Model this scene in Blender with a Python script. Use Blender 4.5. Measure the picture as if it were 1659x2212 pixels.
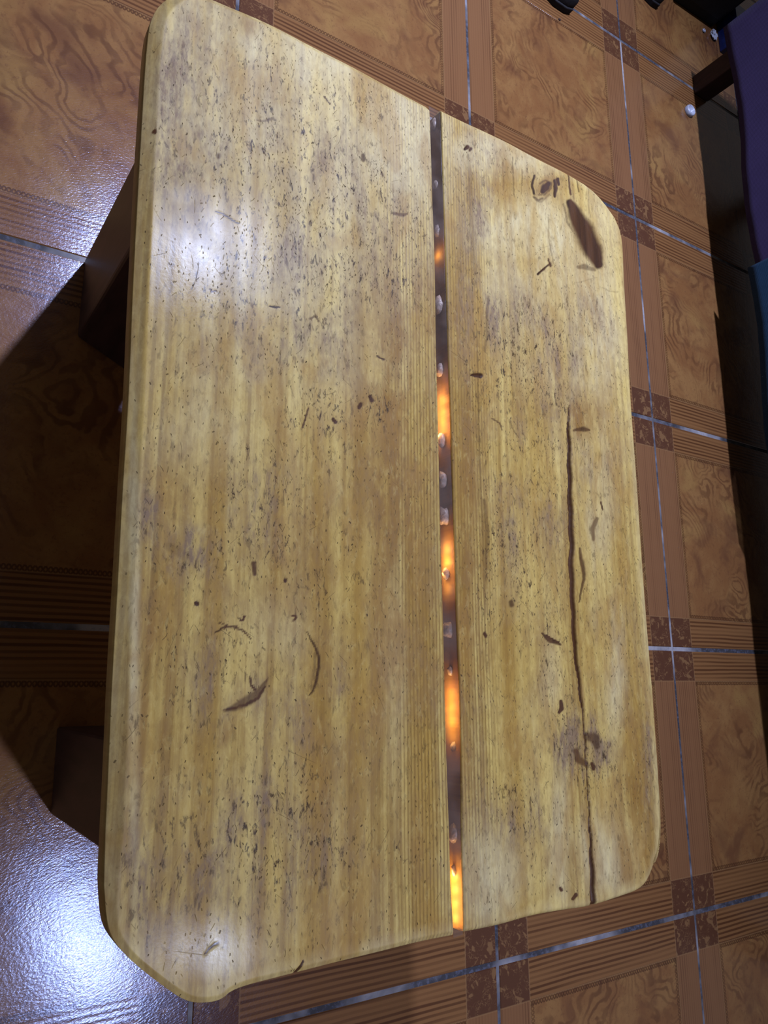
import bpy, bmesh, math, random
import numpy as np
from mathutils import Matrix, Vector

for o in list(bpy.data.objects):
    bpy.data.objects.remove(o)
C = bpy.context.scene.collection
TILE = 0.45                                   # side of one floor tile in metres

# ------------------------------------------------------------------ camera
F_PX, W_PX, H_PX = 1658.585, 1659.0, 2212.0
CAM_R = np.array([[0.83725058, -0.00329885, 0.54680946],
                  [0.11853652, -0.97510901, -0.18738066],
                  [0.53381697, 0.22170146, -0.81601955]])     # rows: right, down, forward
CAM_C = np.array([-2.75984092, -3.14790145, 2.04357665])      # in tiles
cam_data = bpy.data.cameras.new('camera')
cam = bpy.data.objects.new('camera', cam_data)
C.objects.link(cam)
cam_data.sensor_fit = 'VERTICAL'
cam_data.sensor_height = 36.0
cam_data.lens = F_PX / H_PX * 36.0
cam_data.clip_start = 0.02
cam_data.clip_end = 60
rows = [CAM_R[0], -CAM_R[1], -CAM_R[2]]
m = Matrix.Identity(4)
for c_ in range(3):
    for r_ in range(3):
        m[r_][c_] = rows[c_][r_]
for r_ in range(3):
    m[r_][3] = CAM_C[r_] * TILE
cam.matrix_world = m
bpy.context.scene.camera = cam

# ------------------------------------------------------------------ world, lamps, exposure
world = bpy.data.worlds.new('room_ambience')
bpy.context.scene.world = world
world.use_nodes = True
world.node_tree.nodes['Background'].inputs[0].default_value = (1.0, 0.95, 0.95, 1)
world.node_tree.nodes['Background'].inputs[1].default_value = 0.125

def ceiling_lamp(name, x, y, z, power, radius, cone, blend, aim, color=(0.55, 0.65, 1.0)):
    l = bpy.data.lights.new(name, 'SPOT')
    l.energy = power; l.shadow_soft_size = radius; l.color = color
    l.spot_size = math.radians(cone); l.spot_blend = blend
    o = bpy.data.objects.new(name, l); C.objects.link(o)
    p = Vector((x, y, z)) * TILE
    o.location = p
    d = Vector(aim) * TILE - p
    o.rotation_euler = d.to_track_quat('-Z', 'Y').to_euler()
    return o
ceiling_lamp('ceiling_lamp', -1.15, 0.30, 4.6, 480, 0.045, 76, 1.0, (-1.2, -1.1, 0))
ceiling_lamp('ceiling_lamp', -1.15, -5.05, 4.6, 136, 0.06, 82, 1.0, (-1.6, -4.2, 0))

vs = bpy.context.scene.view_settings
vs.view_transform = 'Standard'
vs.look = 'None'
vs.gamma = 1.0
vs.use_curve_mapping = False
vs.exposure = 0.0

# ------------------------------------------------------------------ helpers
def unproj(px, py, z):
    """pixel column/row arrays -> point (tile units) on the plane at height z"""
    px = np.asarray(px, float); py = np.asarray(py, float)
    d = np.stack([(px - W_PX / 2) / F_PX, (py - H_PX / 2) / F_PX, np.ones_like(px)], -1) @ CAM_R
    t = (z - CAM_C[2]) / d[..., 2]
    return (CAM_C + t[..., None] * d)[..., :2]

def project(P):
    q = (P - CAM_C) @ CAM_R.T
    return np.stack([W_PX / 2 + F_PX * q[..., 0] / q[..., 2], H_PX / 2 + F_PX * q[..., 1] / q[..., 2]], -1)

def empty(name, loc, label=None, cat=None, group=None):
    o = bpy.data.objects.new(name, None); C.objects.link(o)
    o.location = loc; o.empty_display_size = 0.05
    if label: o['label'] = label
    if cat: o['category'] = cat
    if group: o['group'] = group
    return o

def link(name, verts, faces, mat, parent=None, smooth=True, kind=None, label=None, cat=None, origin=None):
    me = bpy.data.meshes.new(name)
    me.from_pydata([tuple(v) for v in verts], [], [tuple(f) for f in faces])
    me.update()
    o = bpy.data.objects.new(name, me); C.objects.link(o)
    if mat: me.materials.append(mat)
    if smooth:
        me.polygons.foreach_set('use_smooth', [True] * len(me.polygons))
    if parent: o.parent = parent
    if kind: o['kind'] = kind
    if label: o['label'] = label
    if cat: o['category'] = cat
    return o

def link_bm(name, bm, mat, parent=None, smooth=False, **kw):
    bmesh.ops.recalc_face_normals(bm, faces=bm.faces)
    me = bpy.data.meshes.new(name); bm.to_mesh(me); bm.free()
    o = bpy.data.objects.new(name, me); C.objects.link(o)
    if mat: me.materials.append(mat)
    if smooth:
        me.polygons.foreach_set('use_smooth', [True] * len(me.polygons))
    if parent: o.parent = parent
    for k, v in kw.items():
        o[{'cat': 'category'}.get(k, k)] = v
    return o

def prism_bm(poly, z0, z1, bev=0.0, seg=2):
    bm = bmesh.new()
    lo = [bm.verts.new((x, y, z0)) for x, y in poly]
    hi = [bm.verts.new((x, y, z1)) for x, y in poly]
    bm.faces.new(lo[::-1]); bm.faces.new(hi)
    n = len(poly)
    for i in range(n):
        bm.faces.new((lo[i], lo[(i + 1) % n], hi[(i + 1) % n], hi[i]))
    if bev:
        bmesh.ops.bevel(bm, geom=list(bm.edges), offset=bev, segments=seg, affect='EDGES', profile=0.5)
    return bm

# ------------------------------------------------------------------ node expression helper
class G:
    def __init__(s, name):
        s.m = bpy.data.materials.new(name); s.m.use_nodes = True
        s.t = s.m.node_tree; s.t.nodes.clear()
        s.out = s.t.nodes.new('ShaderNodeOutputMaterial')
    def node(s, typ, **kw):
        n = s.t.nodes.new(typ)
        for k, v in kw.items(): setattr(n, k, v)
        return n
    def put(s, sock, v):
        if isinstance(v, V): s.t.links.new(v.s, sock)
        elif isinstance(v, bpy.types.NodeSocket): s.t.links.new(v, sock)
        elif isinstance(v, (tuple, list)) and len(v) == 3 and sock.type == 'RGBA': sock.default_value = (*v, 1)
        else: sock.default_value = v
    def math(s, op, a, b=None, c=None, clamp=False):
        n = s.node('ShaderNodeMath', operation=op, use_clamp=clamp)
        s.put(n.inputs[0], a)
        if b is not None: s.put(n.inputs[1], b)
        if c is not None: s.put(n.inputs[2], c)
        return V(s, n.outputs[0])
    def xyz(s, x, y, z=0.0):
        n = s.node('ShaderNodeCombineXYZ')
        for i, v in enumerate((x, y, z)): s.put(n.inputs[i], v)
        return n.outputs[0]
    def sep(s, v):
        n = s.node('ShaderNodeSeparateXYZ'); s.put(n.inputs[0], v)
        return [V(s, o) for o in n.outputs]
    def seprgb(s, v):
        n = s.node('ShaderNodeSeparateColor'); s.put(n.inputs[0], v)
        return [V(s, o) for o in n.outputs]
    def noise(s, vec, scale=1.0, detail=2.0, rough=0.5, dist=0.0, w=None, color=False):
        n = s.node('ShaderNodeTexNoise', noise_dimensions='4D' if w is not None else '3D')
        s.put(n.inputs['Vector'], vec); s.put(n.inputs['Scale'], scale)
        s.put(n.inputs['Detail'], detail); s.put(n.inputs['Roughness'], rough); s.put(n.inputs['Distortion'], dist)
        if w is not None: s.put(n.inputs['W'], w)
        return n.outputs['Color'] if color else V(s, n.outputs['Fac'])
    def vor(s, vec, scale=1.0, feature='F1', rnd=1.0, dims='2D'):
        n = s.node('ShaderNodeTexVoronoi', voronoi_dimensions=dims, feature=feature)
        s.put(n.inputs['Vector'], vec); s.put(n.inputs['Scale'], scale); s.put(n.inputs['Randomness'], rnd)
        return n
    def ss(s, v, a, b, lo=0.0, hi=1.0):
        n = s.node('ShaderNodeMapRange', interpolation_type='SMOOTHSTEP')
        s.put(n.inputs[0], v); s.put(n.inputs[1], a); s.put(n.inputs[2], b); s.put(n.inputs[3], lo); s.put(n.inputs[4], hi)
        return V(s, n.outputs[0])
    def mix(s, f, a, b, mode='MIX'):
        n = s.node('ShaderNodeMix', data_type='RGBA', blend_type=mode, clamp_factor=True)
        s.put(n.inputs[0], f); s.put(n.inputs[6], a); s.put(n.inputs[7], b)
        return n.outputs[2]
    def tint(s, col, k):
        return s.mix(1.0, col, k, 'MULTIPLY')
    def bsdf(s, color, rough=0.5, normal=None, spec=0.5, **kw):
        n = s.node('ShaderNodeBsdfPrincipled')
        s.put(n.inputs['Base Color'], color); s.put(n.inputs['Roughness'], rough)
        s.put(n.inputs['Specular IOR Level'], spec)
        if normal is not None: s.put(n.inputs['Normal'], normal)
        for k, v in kw.items(): s.put(n.inputs[k.replace('_', ' ')], v)
        return n.outputs[0]
    def bump(s, h, dist=0.001, strength=1.0, normal=None):
        n = s.node('ShaderNodeBump'); s.put(n.inputs['Height'], h)
        n.inputs['Distance'].default_value = dist; n.inputs['Strength'].default_value = strength
        if normal is not None: s.put(n.inputs['Normal'], normal)
        return n.outputs[0]
    def done(s, shader):
        s.t.links.new(shader, s.out.inputs[0]); return s.m
    def obj(s):
        return s.node('ShaderNodeTexCoord').outputs['Object']
    def rand(s):
        return V(s, s.node('ShaderNodeObjectInfo').outputs['Random'])
    def attr(s, name):
        n = s.node('ShaderNodeAttribute', attribute_name=name)
        return n

class V:
    def __init__(s, g, sock): s.g = g; s.s = sock
    def __add__(a, b): return a.g.math('ADD', a, b)
    __radd__ = __add__
    def __sub__(a, b): return a.g.math('SUBTRACT', a, b)
    def __rsub__(a, b): return a.g.math('SUBTRACT', b, a)
    def __mul__(a, b): return a.g.math('MULTIPLY', a, b)
    __rmul__ = __mul__
    def __truediv__(a, b): return a.g.math('DIVIDE', a, b)
    def __neg__(a): return a.g.math('MULTIPLY', a, -1.0)
    def abs(a): return a.g.math('ABSOLUTE', a)
    def sin(a): return a.g.math('SINE', a)
    def gt(a, b): return a.g.math('GREATER_THAN', a, b)
    def lt(a, b): return a.g.math('LESS_THAN', a, b)
    def max(a, b): return a.g.math('MAXIMUM', a, b)
    def min(a, b): return a.g.math('MINIMUM', a, b)
    def sat(a): return a.g.math('ADD', a, 0.0, clamp=True)
    def pow(a, b): return a.g.math('POWER', a, b)
    def fract(a): return a.g.math('FRACT', a)

# ------------------------------------------------------------------ materials
def mat_tile():
    g = G('wood_print_ceramic')
    ox, oy, oz = g.sep(g.obj())
    u = ox * (1 / TILE); v = oy * (1 / TILE)
    rnd = g.rand() * 40.0
    au = u.abs(); av = v.abs()
    B = 0.13; E = 0.5 - B
    inU = au.gt(E); inV = av.gt(E)
    corner = inU * inV
    rowb = inV * (1.0 - inU)
    colb = inU * (1.0 - inV)
    uv = g.xyz(u, v, 0)
    # panel figure: burl swirls
    warp = g.noise(uv, 2.6, 2.0, 0.5, 0.6, w=rnd)
    warp2 = g.noise(uv, 5.0, 3.0, 0.55, 1.0, w=rnd + 7.0)
    f = u * 3.2 + v * 1.3 + warp * 5.5 + warp2 * 0.9
    rings = (f * 26.0 + g.noise(uv, 40.0, 2.0, 0.5, w=rnd) * 2.6).sin() * 0.5 + 0.5
    ringmask = g.ss(g.noise(uv, 4.5, 3.0, 0.6, 0.5, w=rnd + 3.0), 0.40, 0.66)
    rings = g.ss(rings, 0.35, 0.95, 1.0, 0.0) * 1.0
    cloud = g.ss(g.noise(uv, 4.0, 6.0, 0.62, 1.6, w=rnd + 11.0), 0.36, 0.66)
    fine = g.noise(uv, 70.0, 3.0, 0.65, 1.2, w=rnd)
    light = (0.42, 0.225, 0.085); mid = (0.33, 0.155, 0.060); dark = (0.205, 0.090, 0.045)
    col = g.mix(cloud, mid, light)
    col = g.mix(g.ss(warp2, 0.30, 0.50, 0.75, 0.0), col, dark)
    yel = g.ss(g.noise(uv, 3.0, 2.0, 0.5, 1.0, w=rnd + 21.0), 0.54, 0.68)
    col = g.mix(yel * 0.6, col, (0.47, 0.28, 0.095))
    col = g.mix((1.0 - rings) * ringmask * 0.62, col, (0.135, 0.055, 0.028))
    col = g.mix(g.ss(fine, 0.52, 0.70, 0.0, 0.45), col, dark)
    # light line at panel corners forming an arched frame
    # row bands: coarse grain lines along x
    wob = g.noise(g.xyz(u * 3.0, v * 14.0, 0), 1.0, 2.0, 0.5, w=rnd)
    sr = ((v + wob * 0.012) * (2 * math.pi * 62.0)).sin() * 0.5 + 0.5
    amp = g.ss(g.noise(g.xyz(u * 1.5, v * 28.0, 0), 1.0, 2.0, 0.5, w=rnd + 5.0), 0.30, 0.62, 0.25, 1.0)
    rcol = g.mix(g.ss(sr, 0.25, 0.85) * amp * 0.9, (0.345, 0.170, 0.068), (0.125, 0.050, 0.022))
    # column bands: finer lines along y
    wob2 = g.noise(g.xyz(u * 18.0, v * 2.5, 0), 1.0, 2.0, 0.5, w=rnd + 2.0)
    sc = ((u + wob2 * 0.010) * (2 * math.pi * 82.0)).sin() * 0.5 + 0.5
    amp2 = g.ss(g.noise(g.xyz(u * 30.0, v * 1.2, 0), 1.0, 2.0, 0.5, w=rnd + 9.0), 0.42, 0.66, 0.12, 0.75)
    ccol = g.mix(g.ss(sc, 0.3, 0.9) * amp2 * 0.8, (0.335, 0.165, 0.075), (0.150, 0.065, 0.032))
    # corner squares: dark with pale curls
    cn = g.noise(uv, 34.0, 2.5, 0.55, 2.4, w=rnd + 4.0)
    curls = g.ss((cn - 0.5).abs(), 0.035, 0.0) * g.ss(g.noise(uv, 26.0, 1.0, 0.5, w=rnd + 6.0), 0.42, 0.60)
    blob = g.ss(g.noise(uv, 24.0, 2.0, 0.5, 1.5, w=rnd + 8.0), 0.57, 0.63)
    kcol = g.mix(curls.max(blob) * 0.75, (0.150, 0.065, 0.035), (0.36, 0.20, 0.09))
    col = g.mix(rowb, col, rcol)
    col = g.mix(colb, col, ccol)
    col = g.mix(corner, col, kcol)
    # chain borders just inside the bands
    cw = 0.017
    def chain(a, b, ea):
        t = (a - (E - cw)) * (1 / cw)
        band = t.gt(0.0) * t.lt(1.0) * b.lt(E)
        z1 = (((ea * 42.0).fract() - 0.5).abs() * 2.0 - t).abs()
        z2 = (((ea * 42.0 + 0.5).fract() - 0.5).abs() * 2.0 - t).abs()
        return band * g.ss(z1.min(z2), 0.34, 0.12)
    ch = chain(av, au, u).max(chain(au, av, v) * 0.75)
    col = g.mix(ch * 0.75, col, (0.105, 0.045, 0.022))
    # pale keylines
    kl = g.ss((au - E).abs(), 0.0030, 0.0012).max(g.ss((av - E).abs(), 0.0030, 0.0012))
    kl2 = kl
    col = g.mix(kl2 * 0.55, col, (0.42, 0.24, 0.11))
    # relief
    micro = g.noise(g.xyz(u * 1.0 + v * 0.35, v * 2.0 - u * 0.7, 0), 105.0, 3.0, 0.6)
    big = g.noise(uv, 14.0, 2.0, 0.5)
    h = micro * 1.0 + (sr * rowb) * 0.35 + big * 1.4
    nrm = g.bump(h, 0.00015, 1.0)
    rough = 0.12 + g.noise(uv, 9.0, 3.0, 0.6) * 0.08
    return g.done(g.bsdf(g.tint(col, (0.50, 0.445, 0.39)), rough, nrm, 0.36, Specular_Tint=(0.62, 0.70, 1.0, 1.0)))

def mat_grout():
    g = G('tile_grout')
    o = g.obj()
    n = g.noise(o, 5.0, 4.0, 0.65)
    n2 = g.noise(o, 160.0, 3.0, 0.7)
    f = g.ss(n, 0.45, 0.62)
    c = g.mix(f, (0.034, 0.031, 0.034), (0.25, 0.225, 0.225))
    c = g.mix(g.ss(n2, 0.45, 0.7, 0.0, 0.5), c, (0.11, 0.11, 0.15))
    return g.done(g.bsdf(c, 0.7, g.bump(n2, 0.0004), 0.12))

WOOD_TINT = (0.86, 0.815, 0.67)
def mat_wood(name='worn_pine'):
    """oiled pine: object coordinates in metres, grain along y, wear and edge light painted per vertex"""
    g = G(name)
    ob = g.obj()
    x, y, z = g.sep(ob)
    a1 = g.attr('wear_light_a'); a2 = g.attr('wear_b')
    grime, orange, dark = g.seprgb(a1.outputs['Color']); pale = V(g, a1.outputs['Alpha'])
    specks, gloss, fine_zone = g.seprgb(a2.outputs['Color']); wide_zone = V(g, a2.outputs['Alpha'])
    wv = g.noise(g.xyz(x * 5.0, y * 1.6, z * 5.0), 1.0, 2.0, 0.5)
    xx = x + wv * 0.018 + z * 0.6
    g1 = g.noise(g.xyz(xx * 105.0, y * 1.6, 0.0), 1.0, 4.0, 0.6)
    g2 = g.noise(g.xyz(xx * 30.0, y * 0.9, 3.0), 1.0, 3.0, 0.5)
    g3 = g.noise(g.xyz(xx * 420.0, y * 9.0, 5.0), 1.0, 3.0, 0.6)
    blot = g.noise(g.xyz(x * 14.0, y * 7.0, 2.0), 1.0, 5.0, 0.62, 0.8)
    streak = g.noise(g.xyz(x * 60.0, y * 13.0, 9.0), 1.0, 4.0, 0.65, 0.5)
    per = ((x + wv * 0.006) * (2 * math.pi * 300.0)).sin() * 0.5 + 0.5
    wide = ((x + wv * 0.010) * (2 * math.pi * 115.0)).sin() * 0.5 + 0.5
    base = g.mix(g.ss(g2, 0.38, 0.62), (0.40, 0.245, 0.058), (0.60, 0.44, 0.145))
    base = g.mix(g.ss(g1, 0.45, 0.68, 0.0, 0.75), base, (0.230, 0.120, 0.026))
    base = g.mix(g.ss(per, 0.42, 0.95) * fine_zone * 0.75, base, (0.200, 0.112, 0.026))
    base = g.mix(g.ss(wide, 0.50, 0.98) * wide_zone * 0.60, base, (0.215, 0.130, 0.040))
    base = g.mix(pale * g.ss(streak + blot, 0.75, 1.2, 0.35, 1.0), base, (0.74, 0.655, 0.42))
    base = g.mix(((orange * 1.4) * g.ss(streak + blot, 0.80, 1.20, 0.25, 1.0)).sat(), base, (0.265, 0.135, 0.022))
    patch = g.ss(g.noise(g.xyz(x * 24.0, y * 11.0, 7.0), 1.0, 3.0, 0.5, 0.6), 0.52, 0.64)
    base = g.mix(patch * 0.45, base, (0.34, 0.185, 0.045))
    gr = (grime * 2.0 + 0.12) * g.ss(streak, 0.36, 0.60, 0.25, 1.0) * g.ss(blot, 0.36, 0.60, 0.25, 1.0)
    base = g.mix((gr * (0.55 + g.ss(g.noise(g.xyz(x * 300.0, y * 90.0, 6.0), 1.0, 4.0, 0.7), 0.4, 0.62) * 0.5)).sat() * 0.9, base, (0.200, 0.130, 0.090))
    # smudgy grime flecks
    clus = g.ss(g.noise(g.xyz(x * 45.0, y * 22.0, 8.0), 1.0, 4.0, 0.65), 0.40, 0.62)
    specks = (specks * (0.25 + clus * 1.1)).sat()
    fl = g.noise(g.xyz(x * 260.0, y * 95.0, 1.0), 1.0, 4.0, 0.7, 0.4)
    base = g.mix(g.ss(fl, 0.53, 0.66) * (specks * 0.9 + grime * 0.6 + 0.08).sat(), base, (0.050, 0.028, 0.014))
    base = g.mix(g.ss(g3, 0.55, 0.75, 0.0, 0.22), base, (0.17, 0.10, 0.04))
    mot = g.noise(g.xyz(x * 190.0, y * 75.0, 12.0), 1.0, 5.0, 0.7, 0.6)
    base = g.mix(g.ss(mot, 0.42, 0.66, 0.0, 0.26), base, (0.22, 0.12, 0.038))
    base = g.mix(g.ss(mot, 0.48, 0.30, 0.0, 0.20), base, (0.66, 0.52, 0.22))
    # short scratches: one oriented stroke per voronoi cell
    def strokes(scale, halfw, halfl, spread, seed, density):
        vec = g.xyz(x * scale + seed, y * scale + seed * 1.7, 0)
        vn = g.vor(vec, 1.0, 'F1', 1.0)
        px, py, _ = g.sep(vn.outputs['Position'])
        cr, cg, cb = g.seprgb(vn.outputs['Color'])
        dx = (x * scale + seed) - px; dy = (y * scale + seed * 1.7) - py
        ang = (cr - 0.5) * spread
        ca = g.math('COSINE', ang); sa = g.math('SINE', ang)
        lx = dx * ca + dy * sa + dy * dy * (cb - 0.5) * 0.9; ly = dy * ca - dx * sa
        mk = g.ss(lx.abs(), halfw, halfw * 0.35) * g.ss(ly.abs(), halfl, halfl * 0.6)
        return mk * cg.lt(density) * (0.35 + cb * 0.65)
    s1 = strokes(120.0, 0.038, 0.36, 1.5, 3.1, specks * 0.55 + 0.02)
    s2 = strokes(62.0, 0.016, 0.42, 2.2, 11.3, specks * 0.50)
    s3 = strokes(230.0, 0.11, 0.24, 1.0, 23.7, specks * 0.60 + 0.06)
    s4 = strokes(110.0, 0.085, 0.14, 2.0, 41.9, specks * 0.40)
    s5 = strokes(26.0, 0.008, 0.36, 2.6, 57.1, specks * 0.35)
    sm = (s1 * 0.8).max(s2 * 0.7).max(s3).max(s4).max(s5 * 0.6)
    nz = g.sep(g.node('ShaderNodeNewGeometry').outputs['Normal'])[2]
    sm = sm * g.ss(nz, 0.45, 0.70)
    base = g.mix(sm * 0.90, base, (0.034, 0.017, 0.008))
    base = g.mix(g.ss(dark, 0.0, 0.80), base, g.mix(g.ss(g2 + g1, 0.7, 1.2), (0.030, 0.012, 0.005), (0.085, 0.034, 0.012)))
    lumpy = g.noise(g.xyz(x * 420.0, y * 300.0, 0.0), 1.0, 2.0, 0.55)
    h = lumpy * 0.8 - sm * 0.8 - g.ss(per, 0.5, 1.0) * fine_zone * 0.35 + g.noise(g.xyz(x * 60.0, y * 30.0, 4.0), 1.0, 2.0, 0.5) * 2.2
    nrm = g.bump(h, 0.00011, 1.0)
    rough = (0.66 - gloss * 0.34 + g.ss(blot, 0.35, 0.65, -0.05, 0.10) + sm * 0.2).sat()
    return g.done(g.bsdf(g.tint(base, WOOD_TINT), rough, nrm, 0.04 + gloss * (0.10 + g.ss(g2 + blot, 0.8, 1.15) * 0.34)))

def mat_simple(name, col, rough, spec=0.5, scale=60.0, var=0.35, bumpd=0.0004, stretch=(1, 1, 1), **kw):
    g = G(name)
    x, y, z = g.sep(g.obj())
    n = g.noise(g.xyz(x * stretch[0], y * stretch[1], z * stretch[2]), scale, 4.0, 0.6, 0.3)
    c = g.mix(g.ss(n, 0.3, 0.7), tuple(a * (1 - var) for a in col), tuple(min(1, a * (1 + var)) for a in col))
    return g.done(g.bsdf(c, rough, g.bump(n, bumpd), spec, **kw))

def mat_weave(name, col, scale=4200.0, rough=0.9, sheen=0.03):
    g = G(name)
    x, y, z = g.sep(g.obj())
    a = ((y * scale).sin() * 0.5 + 0.5) * (((z + x) * scale).sin() * 0.5 + 0.5)
    n = g.noise(g.obj(), 22.0, 4.0, 0.6)
    c = g.mix(a * 0.5, tuple(k * 0.75 for k in col), col)
    c = g.mix(g.ss(n, 0.35, 0.7, 0.0, 0.35), c, tuple(k * 0.55 for k in col))
    return g.done(g.bsdf(c, rough, g.bump(a, 0.0006), 0.2, Sheen_Weight=sheen))

def mat_resin():
    g = G('clear_resin')
    tr0 = g.node('ShaderNodeBsdfTransparent'); tr0.inputs[0].default_value = (0.93, 0.88, 0.84, 1)
    df = g.node('ShaderNodeBsdfDiffuse'); df.inputs[0].default_value = (0.17, 0.125, 0.10, 1)
    tr = g.node('ShaderNodeMixShader'); cl = g.ss(g.noise(g.obj(), 38.0, 2.0, 0.5), 0.35, 0.7, 0.14, 0.34); g.put(tr.inputs[0], cl)
    g.t.links.new(tr0.outputs[0], tr.inputs[1]); g.t.links.new(df.outputs[0], tr.inputs[2])
    gl = g.node('ShaderNodeBsdfGlossy'); gl.inputs['Roughness'].default_value = 0.12
    fr = g.node('ShaderNodeFresnel'); fr.inputs[0].default_value = 1.5
    n = g.noise(g.obj(), 60.0, 3.0, 0.5)
    g.put(gl.inputs['Normal'], g.bump(n, 0.0006))
    g.put(gl.inputs['Color'], (0.9, 0.9, 1.0))
    mx = g.node('ShaderNodeMixShader')
    g.put(mx.inputs[0], V(g, fr.outputs[0]) * 1.2)
    g.t.links.new(tr.outputs[0], mx.inputs[1]); g.t.links.new(gl.outputs[0], mx.inputs[2])
    return g.done(mx.outputs[0])

def mat_resin_body():
    g = G('resin_body')
    tr = g.node('ShaderNodeBsdfTransparent'); tr.inputs[0].default_value = (0.97, 0.94, 0.92, 1)
    return g.done(tr.outputs[0])

M_TILE = mat_tile(); M_GROUT = mat_grout(); M_WOOD = mat_wood()
M_LEG = mat_simple('dark_red_varnish', (0.034, 0.013, 0.011), 0.42, 0.5, 12.0, 0.35, 0.0002, (6, 6, 1))
M_RESIN = mat_resin()
M_PEBBLE = mat_simple('quartz_pebble', (0.42, 0.34, 0.30), 0.35, 0.5, 180.0, 0.35, 0.001)
M_POST = mat_simple('mahogany_stain', (0.028, 0.009, 0.006), 0.45, 0.4, 30.0, 0.3, 0.0002, (5, 5, 1))
M_PURPLE = mat_weave('purple_cotton', (0.042, 0.024, 0.085))
M_BLUE = mat_weave('blue_cotton', (0.009, 0.040, 0.085), 3600.0)
M_BLACK = mat_simple('black_paint', (0.006, 0.006, 0.008), 0.6, 0.3, 40.0, 0.3)
M_SHOE = mat_simple('black_rubber', (0.010, 0.008, 0.009), 0.75, 0.25, 120.0, 0.3)
M_NAVY = mat_simple('navy_plastic', (0.004, 0.012, 0.075), 0.4, 0.5, 50.0, 0.25)
M_WHITE = mat_simple('white_plastic', (0.34, 0.34, 0.40), 0.35, 0.5, 90.0, 0.15)
M_DIRT = mat_simple('dry_crumb', (0.055, 0.028, 0.020), 0.8, 0.2, 300.0, 0.3)

# ------------------------------------------------------------------ floor: grout bed and ceramic tiles, each a part
X0, X1, Y0, Y1 = -6, 5, -8, 5
floor = link('floor', [(X0 * TILE, Y0 * TILE, -0.0012), (X1 * TILE, Y0 * TILE, -0.0012), (X1 * TILE, Y1 * TILE, -0.0012), (X0 * TILE, Y1 * TILE, -0.0012)],
             [(0, 1, 2, 3)], M_GROUT, smooth=False, kind='structure')
def tile_mesh():
    hx = TILE * (0.5 - 0.0058); hy = TILE * (0.5 - 0.0080)
    bm = bmesh.new()
    e = 0.0012
    lo = [bm.verts.new((sx * hx, sy * hy, -0.008)) for sx, sy in ((-1, -1), (1, -1), (1, 1), (-1, 1))]
    md = [bm.verts.new((sx * hx, sy * hy, -e)) for sx, sy in ((-1, -1), (1, -1), (1, 1), (-1, 1))]
    hi = [bm.verts.new((sx * (hx - e), sy * (hy - e), 0)) for sx, sy in ((-1, -1), (1, -1), (1, 1), (-1, 1))]
    for i in range(4):
        j = (i + 1) % 4
        bm.faces.new((lo[i], lo[j], md[j], md[i])); bm.faces.new((md[i], md[j], hi[j], hi[i]))
    bm.faces.new(hi); bm.faces.new(lo[::-1])
    me = bpy.data.meshes.new('floor_tile'); bm.to_mesh(me); bm.free()
    me.materials.append(M_TILE)
    return me
TM = tile_mesh()
for ix in range(X0, X1):
    for iy in range(Y0, Y1):
        t = bpy.data.objects.new('floor_tile', TM); C.objects.link(t)
        t.parent = floor
        t.location = ((ix + 0.5) * TILE, (iy + 0.5) * TILE, 0.0)
        # every other tile is laid turned half round, as a tiler does
        if (ix * 3 + iy * 5) % 2: t.rotation_euler = (0, 0, math.pi)

# ------------------------------------------------------------------ the table
ZT = 0.90                                        # table top height in tiles
THK = 0.062
TO = np.array([-1.9, -2.74])                     # table origin in tiles
table = empty('coffee_table', (TO[0] * TILE, TO[1] * TILE, 0),
              'low worn pine table of two thick boards with a clear strip of pebbles between them', 'table')

ZS = ZT - 0.040
left_edge = [(213, 1901), (215, 1844), (224, 1669), (233, 1452), (244, 1272), (255, 1075), (263, 948), (270, 821), (275, 697), (282, 554), (291, 380), (297, 285), (305, 158), (316, 63)]
bl_corner = [(500, 2133), (460, 2144), (422, 2150), (392, 2147), (362, 2133), (271, 2064), (229, 2016), (217, 1975), (213, 1901)]
bottom_l = [(973, 2018), (912, 2029), (864, 2040), (780, 2062), (701, 2081), (600, 2106), (500, 2133)]
top_l = [(495, 0), (597, 45), (720, 110), (830, 168), (928, 223)]
gapL = [(928, 223), (934, 363), (939, 525), (943, 715), (946, 848), (949, 997), (953, 1132), (957, 1295), (960, 1413), (963, 1520), (967, 1650), (971, 1790), (974, 1900), (975, 2018)]
gapR = [(953, 236), (959, 417), (963, 552), (968, 715), (972, 848), (977, 997), (982, 1146), (987, 1322), (992, 1445), (997, 1619), (998, 1793), (1000, 1900), (1003, 2015)]
top_r = [(953, 236), (1067, 289), (1194, 356), (1224, 372), (1276, 402), (1305, 432), (1330, 469)]
right_r = [(1330, 469), (1343, 498), (1349, 533), (1352, 612), (1362, 800), (1377, 1020), (1390, 1200), (1403, 1387), (1417, 1536), (1427, 1697), (1430, 1780), (1426, 1834), (1415, 1863)]
bottom_r = [(1415, 1863), (1400, 1903), (1381, 1923), (1344, 1937), (1281, 1958), (1215, 1967), (1141, 1981), (1081, 1999), (1003, 2015)]

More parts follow.
